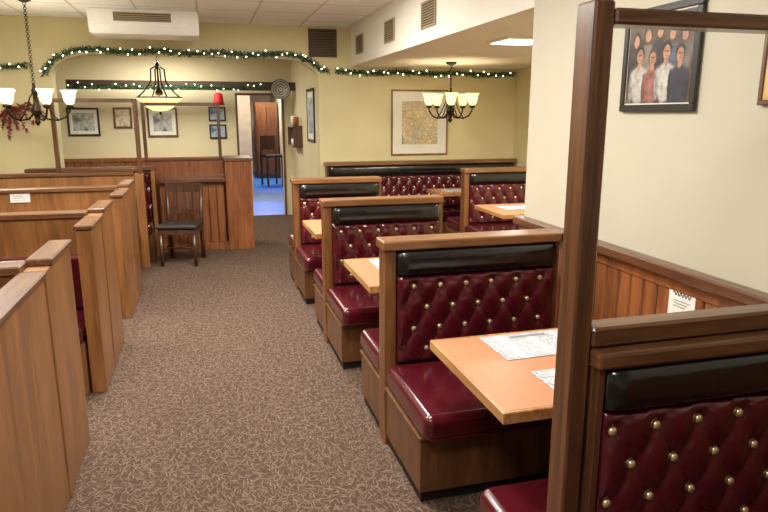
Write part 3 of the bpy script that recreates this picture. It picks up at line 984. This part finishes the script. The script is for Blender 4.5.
# ------------------------------------------------------------------ chandeliers
def chandelier(x, y, zc, zb, R, label, shade_m, n=5, rot=.2, watts=4):
    t = thing('chandelier', label, 'chandelier', (x, y, zc))
    d = zb - zc
    bm = bmesh.new(); lathe(bm, [(0, -.001), (.065, -.001), (.06, -.02), (.02, -.04), (0, -.045)], 18); obj('canopy', bm, M['bronze'], t, True)
    bm = bmesh.new(); z = -.05; k = 0
    while z > d + .22:
        torus(bm, (0, 0, z), .014, .0035, 'X' if k % 2 else 'Y', 10, 5); z -= .021; k += 1
    obj('chain', bm, M['bronze'], t, True)
    bm = bmesh.new()
    lathe(bm, [(0, .22), (.012, .215), (.015, .17), (.03, .14), (.018, .10), (.02, .02), (.045, -.03), (.05, -.06), (.025, -.10), (.02, -.14), (.03, -.16), (.0, -.2)], 16, (0, 0, d))
    obj('body', bm, M['bronze'], t, True)
    for i in range(n):
        a = rot + 2 * PI * i / n
        c, s = math.cos(a), math.sin(a)
        prof = [(.03, -.07), (.1, -.13), (.2, -.14), (.28, -.11), (.325, -.05), (.33, -.02)]
        q = R / .33
        bm = bmesh.new(); tube(bm, [(c * r * q, s * r * q, d + z_) for r, z_ in prof], .009, 8)
        tube(bm, [(c * r * q, s * r * q, d + z_) for r, z_ in [(.02, .12), (.06, .08), (.1, .0), (.15, -.08), (.2, -.135)]], .006, 6)
        ar = obj('arm', bm, M['bronze'], t, True)
        bm = bmesh.new(); lathe(bm, [(0, -.02), (.03, -.02), (.035, -.005), (.022, .01), (0, .012)], 14, (c * R, s * R, d)); obj('shade_holder', bm, M['bronze'], ar, True)
        bm = bmesh.new()
        lathe(bm, [(.02, .012), (.036, .02), (.05, .045), (.056, .08), (.06, .11), (.07, .135), (.082, .15), (.079, .15), (.066, .134), (.056, .11), (.052, .08), (.046, .046), (.032, .026), (0, .02)], 18, (c * R, s * R, d))
        obj('lamp_shade', bm, shade_m, t, True)
        light('POINT', 'chandelier_bulb', (x + c * R, y + s * R, zb + .09), watts, (1, .9, .72), .02)
    return t
chandelier(-1.57, 7.1, CZ, 1.78, .30, 'bronze chandelier with white tulip shades on a chain above the left booths', M['shade'], watts=4.5)
chandelier(2.87, 7.4, AZ, 1.79, .27, 'warm lit five arm chandelier beside the framed map in the alcove', M['shade_a'], rot=.6, watts=2.2)
t = thing('bowl_pendant', 'hanging pendant with a flared glowing glass bowl beyond the arch', 'pendant lamp', (-.55, 9.3, 2.62))
bm = bmesh.new(); lathe(bm, [(0, -.001), (.06, -.001), (.05, -.03), (0, -.04)], 16); obj('canopy', bm, M['bronze'], t, True)
bm = bmesh.new(); z = -.045; k = 0
while z > -.24:
    torus(bm, (0, 0, z), .014, .0035, 'X' if k % 2 else 'Y', 10, 5); z -= .021; k += 1
obj('chain', bm, M['bronze'], t, True)
bm = bmesh.new(); lathe(bm, [(0, -.24), (.02, -.25), (.03, -.3), (.012, -.34), (.012, -.58), (.05, -.63), (.05, -.67), (0, -.69)], 14); obj('stem', bm, M['bronze'], t, True)
for i in range(4):
    a = .4 + PI / 2 * i
    c, s = math.cos(a), math.sin(a)
    bm = bmesh.new(); tube(bm, [(c * .02, s * .02, -.3), (c * .09, s * .09, -.34), (c * .1, s * .1, -.5), (c * .2, s * .2, -.63), (c * .28, s * .28, -.70)], .010, 7)
    obj('arm', bm, M['bronze'], t, True)
bm = bmesh.new(); torus(bm, (0, 0, -.705), .285, .009, 'Z', 30, 7); obj('rim_band', bm, M['bronze'], t, True)
bm = bmesh.new(); lathe(bm, [(.30, -.72), (.255, -.745), (.21, -.79), (.16, -.84), (.09, -.875), (0, -.885), (0, -.87), (.085, -.86), (.15, -.828), (.2, -.78), (.245, -.735), (.29, -.716), (.30, -.72)], 28); obj('lamp_bowl', bm, M['shade_a'], t, True)
bm = bmesh.new(); lathe(bm, [(0, -.886), (.02, -.89), (.012, -.92), (0, -.94)], 10); obj('finial', bm, M['bronze'], t, True)

# ------------------------------------------------------------------ framed pictures (built in XZ facing -Y, then turned)
def picture(name, label, loc, w, h, fw, fm, pm, rz=0, mount=0, mm=None, group=None):
    t = thing(name, label, 'picture', loc, rz, group)
    bm = bmesh.new()
    for q in ((-w / 2, w / 2, h / 2 - fw, h / 2), (-w / 2, w / 2, -h / 2, -h / 2 + fw), (-w / 2, -w / 2 + fw, -h / 2 + fw, h / 2 - fw), (w / 2 - fw, w / 2, -h / 2 + fw, h / 2 - fw)):
        box(bm, q[0], q[1], -.02, -.002, q[2], q[3], .003)
    obj('frame', bm, fm, t)
    if mount:
        bx('mount', mm or M['mat_w'], t, -w / 2 + fw, w / 2 - fw, -.012, -.003, -h / 2 + fw, h / 2 - fw, 0)
    k = fw + mount
    bx('print', pm, t, -w / 2 + k, w / 2 - k, -.0145, -.0125 if mount else -.003, -h / 2 + k, h / 2 - k, 0)
    return t
picture('framed_map', 'thin gold brown framed pale map print with white mount on the yellow wall', (2.80, BY, 1.585), .80, .86, .022, M['frame_g'], M['map'], 0, .125)
picture('framed_photo', 'black framed group photograph on the cream wall above the wainscot', (WX, 2.395, 1.925), .475, .43, .03, M['frame_b'], M['photo_people'], -PI / 2, .006)
picture('framed_photo', 'brown framed tan picture at the right edge beside the black framed photograph', (WX, 1.66, 1.865), .39, .27, .018, M['frame_w'], M['photo_gold'], -PI / 2)
picture('framed_photo', 'wide black framed grey picture on the far wall behind the left glass screen', (-1.79, FY, 1.58), .46, .43, .03, M['frame_b'], M['photo_grey'], 0, .05)
picture('framed_photo', 'small brown framed picture on the far wall beside the glass screen post', (-1.22, FY, 1.64), .27, .32, .03, M['frame_w'], M['photo_tan'])
picture('framed_photo', 'square framed picture on the far wall below the glowing bowl pendant', (-.63, FY, 1.57), .46, .46, .03, M['frame_w'], M['photo_grey'], 0, .06)
picture('framed_photo', 'upper one of two small blue pictures beside the doorway', (.22, FY, 1.70), .27, .23, .025, M['frame_b'], M['photo_blue'])
picture('framed_photo', 'lower one of two small blue pictures beside the doorway', (.22, FY, 1.42), .27, .23, .025, M['frame_b'], M['photo_blue'])
picture('framed_photo', 'tall dark framed blue picture on the side wall just inside the arch', (1.44, 8.98, 1.68), .60, .72, .04, M['frame_b'], M['photo_blue'], -PI / 2, .08)

# shelf with crockery on the pale side wall right of the doorway
t = thing('wall_shelf', 'small dark two tier shelf on the pale side wall right of the doorway', 'shelf', (1.44, 10.2, 1.2))
bx('board', M['dark_z'], t, -.15, -.001, -.34, .34, 0, .025, .003)
bx('board', M['dark_z'], t, -.15, -.001, -.34, .34, .3, .325, .003)
for q in (-.34, .32): bx('side_panel', M['dark_z'], t, -.14, -.001, q, q + .02, .026, .299, .002)
def cup(label, y, z, m, r=.04, h=.09):
    bm = bmesh.new(); lathe(bm, [(0, 0), (r * .8, 0), (r, h * .5), (r * .95, h), (r * .86, h), (r * .88, h * .5), (0, .01)], 14)
    o = obj('cup', bm, m, None, True, (1.365, y, z)); tag(o, label, 'cup', 'cups on the side wall shelf')
cup('white cup on the lower board of the small wall shelf, nearer the camera', 10.03, 1.2255, M['china'])
cup('white cup on the lower board of the small wall shelf, farther back', 10.36, 1.2255, M['china'])
cup('tall white cup on top of the small wall shelf', 10.28, 1.5255, M['china'], .045, .15)
cup('amber brown cup on top of the small wall shelf', 10.02, 1.5255, M['amber'], .05, .13)

# ------------------------------------------------------------------ decorations
random.seed(4)
t = thing('dried_spray', 'loose spray of reddish dried leaves hanging on the left yellow wall', 'dried spray', (-2.14, BY, 1.56))
bm = bmesh.new()
tw = []
for i in range(14):
    a = random.uniform(-2.7, .4) if i else -1.4
    L_ = random.uniform(.18, .34)
    p0 = Vector((.05, -.02, .2)); p1 = p0 + Vector((math.cos(a) * L_ * .5, -random.uniform(.01, .05), math.sin(a) * L_ * .5 + .03)); p2 = p0 + Vector((math.cos(a) * L_, -random.uniform(0, .04), math.sin(a) * L_ - .03))
    tube(bm, [p0, p1, p2], .004, 5)
    tw.append((p0, p1, p2))
box(bm, .03, .07, -.012, 0, .19, .22, .002)
obj('twigs', bm, M['twig'], t)
bm = bmesh.new()
for i in range(620):
    p0, p1, p2 = random.choice(tw)
    f = random.random() ** .7
    c = (p0.lerp(p1, f * 2) if f < .5 else p1.lerp(p2, f * 2 - 1))
    d = Vector((random.uniform(-1, 1), random.uniform(-1, 0), random.uniform(-1, 1))).normalized() * random.uniform(.02, .05)
    n = d.cross(Vector((random.random(), random.random(), random.random() + .1))).normalized() * .011
    bm.faces.new((bm.verts.new(c), bm.verts.new(c + d * .5 + n), bm.verts.new(c + d), bm.verts.new(c + d * .5 - n)))
obj('leaves', bm, M['dried'], t)
t = thing('red_ornament', 'small red bell shaped ornament hanging from the dark beam', 'ornament', (.24, 10.40, 2.02))
bm = bmesh.new(); lathe(bm, [(0, 0), (.04, -.005), (.065, -.03), (.075, -.12), (.09, -.19), (.08, -.19), (0, -.17)], 18); obj('bell', bm, M['red'], t, True)
bm = bmesh.new(); torus(bm, (0, 0, .014), .014, .004, 'Y', 12, 6); obj('hanging_loop', bm, M['brass'], t, True)
t = thing('round_plate', 'round grey patterned plate fixed on the dark beam above the right of the doorway', 'plate', (1.2, 10.5, 2.08))
bm = bmesh.new(); lathe(bm, [(0, .012), (.09, .012), (.105, .02), (.148, .034), (.153, .028), (.11, .008), (.09, 0), (0, 0)], 32)
bmesh.ops.rotate(bm, verts=bm.verts[:], matrix=Matrix.Rotation(PI / 2, 3, 'X')); obj('dish', bm, M['plate'], t, True)
bm = bmesh.new(); torus(bm, (0, -.031, 0), .15, .006, 'Y', 32, 6); obj('rim', bm, M['bronze'], t, True)

# ------------------------------------------------------------------ things glimpsed through the doorway
t = thing('bar_chair', 'dark wooden high chair glimpsed through the blue lit doorway', 'chair', (1.55, 15.9, 0), .3)
bx('seat', M['seat_k'], t, -.22, .22, -.22, .22, .68, .74, .02, 2)
for sx in (-1, 1):
    for sy in (-1, 1):
        bx('leg', M['dark_z'], t, sx * .19 - .02, sx * .19 + .02, sy * .19 - .02, sy * .19 + .02, 0, .678, .003)
bx('backrest', M['dark_z'], t, -.2, .2, .18, .21, .85, 1.2, .01)
for sx in (-1, 1): bx('back_post', M['dark_z'], t, sx * .19 - .018, sx * .19 + .018, .176, .212, .742, .848, .003)
t = thing('dark_cabinet', 'tall dark wooden cabinet at the end of the doorway view', 'cabinet', (1.62, 17.6, 0))
bx('body', M['dark_z'], t, -.3, .3, 0, .5, 0, 2.0, .01)
for s in (-1, 1):
    d_ = bx('door', M['dark_z'], t, min(s * .01, s * .28), max(s * .01, s * .28), -.03, -.002, .1, 1.9, .006)
    bm = bmesh.new(); lathe(bm, [(0, 0), (.015, .005), (0, .02)], 10, (s * .05, -.045, 1.0)); obj('knob', bm, M['brass'], d_, True)

# ------------------------------------------------------------------ lights
WARM = (1, .965, .895)
light('AREA', 'ceiling_fill', (-.3, .6, 2.74), 44, WARM, .6)  # this and the next ceiling ones: added fill lights out of view, no fixtures
light('AREA', 'ceiling_fill', (.4, 2.6, 2.74), 58, WARM, .45)
light('AREA', 'ceiling_fill', (-.6, 4.4, 2.74), 74, WARM, .45)
light('AREA', 'ceiling_fill', (.5, 5.7, 2.74), 76, WARM, .45)
light('AREA', 'ceiling_fill', (-2.0, 2.5, 2.74), 40, WARM, .5)
light('AREA', 'ceiling_fill', (-2.0, 5.6, 2.74), 42, WARM, .5)
light('AREA', 'ceiling_fill_up', (-1.3, 5.3, 2.45), 22, (1, .98, .95), .6, (PI, 0, 0))  # added upward fill, out of view, to brighten the ceiling
light('AREA', 'ceiling_fill_up', (.6, 5.3, 2.45), 22, (1, .98, .95), .6, (PI, 0, 0))
light('AREA', 'alcove_fill', (3.0, 5.6, 2.27), 38, WARM, .4)  # added fill for the alcove, apart from its lit ceiling panel
light('AREA', 'alcove_fill', (3.1, 4.4, 2.27), 26, WARM, .4)
light('AREA', 'far_room_fill', (-.6, 9.9, 2.6), 66, WARM, .8)  # added fill for the second room, besides the bowl pendant
light('AREA', 'corridor_fill', (.7, 13.1, 2.48), 26, (1, .88, .72), .6)  # added warm fill to brighten the passage, no fixture there
light('AREA', 'corridor_fill', (1.45, 16.9, 2.48), 70, (1, .88, .74), .5)
for xx, yy, e in ((1.0, 12.0, 240), (1.45, 15.1, 110)):
    sp = light('SPOT', 'blue_spot', (xx, yy, 2.45), e, (.06, .48, 1), .1)
    sp.data.spot_size = math.radians(44); sp.data.spot_blend = .6

w = bpy.data.worlds.new('World'); S.world = w; w.use_nodes = True
w.node_tree.nodes['Background'].inputs[0].default_value = (.9, .85, .75, 1)
w.node_tree.nodes['Background'].inputs[1].default_value = .15

cam = bpy.data.cameras.new('Camera'); co = bpy.data.objects.new('Camera', cam); C.objects.link(co)
cam.sensor_width = 36; cam.lens = 30.0
co.location = (0, 0, 1.7)
co.rotation_euler = (math.radians(90 - 12.51), 0, math.radians(-15.43))
S.camera = co
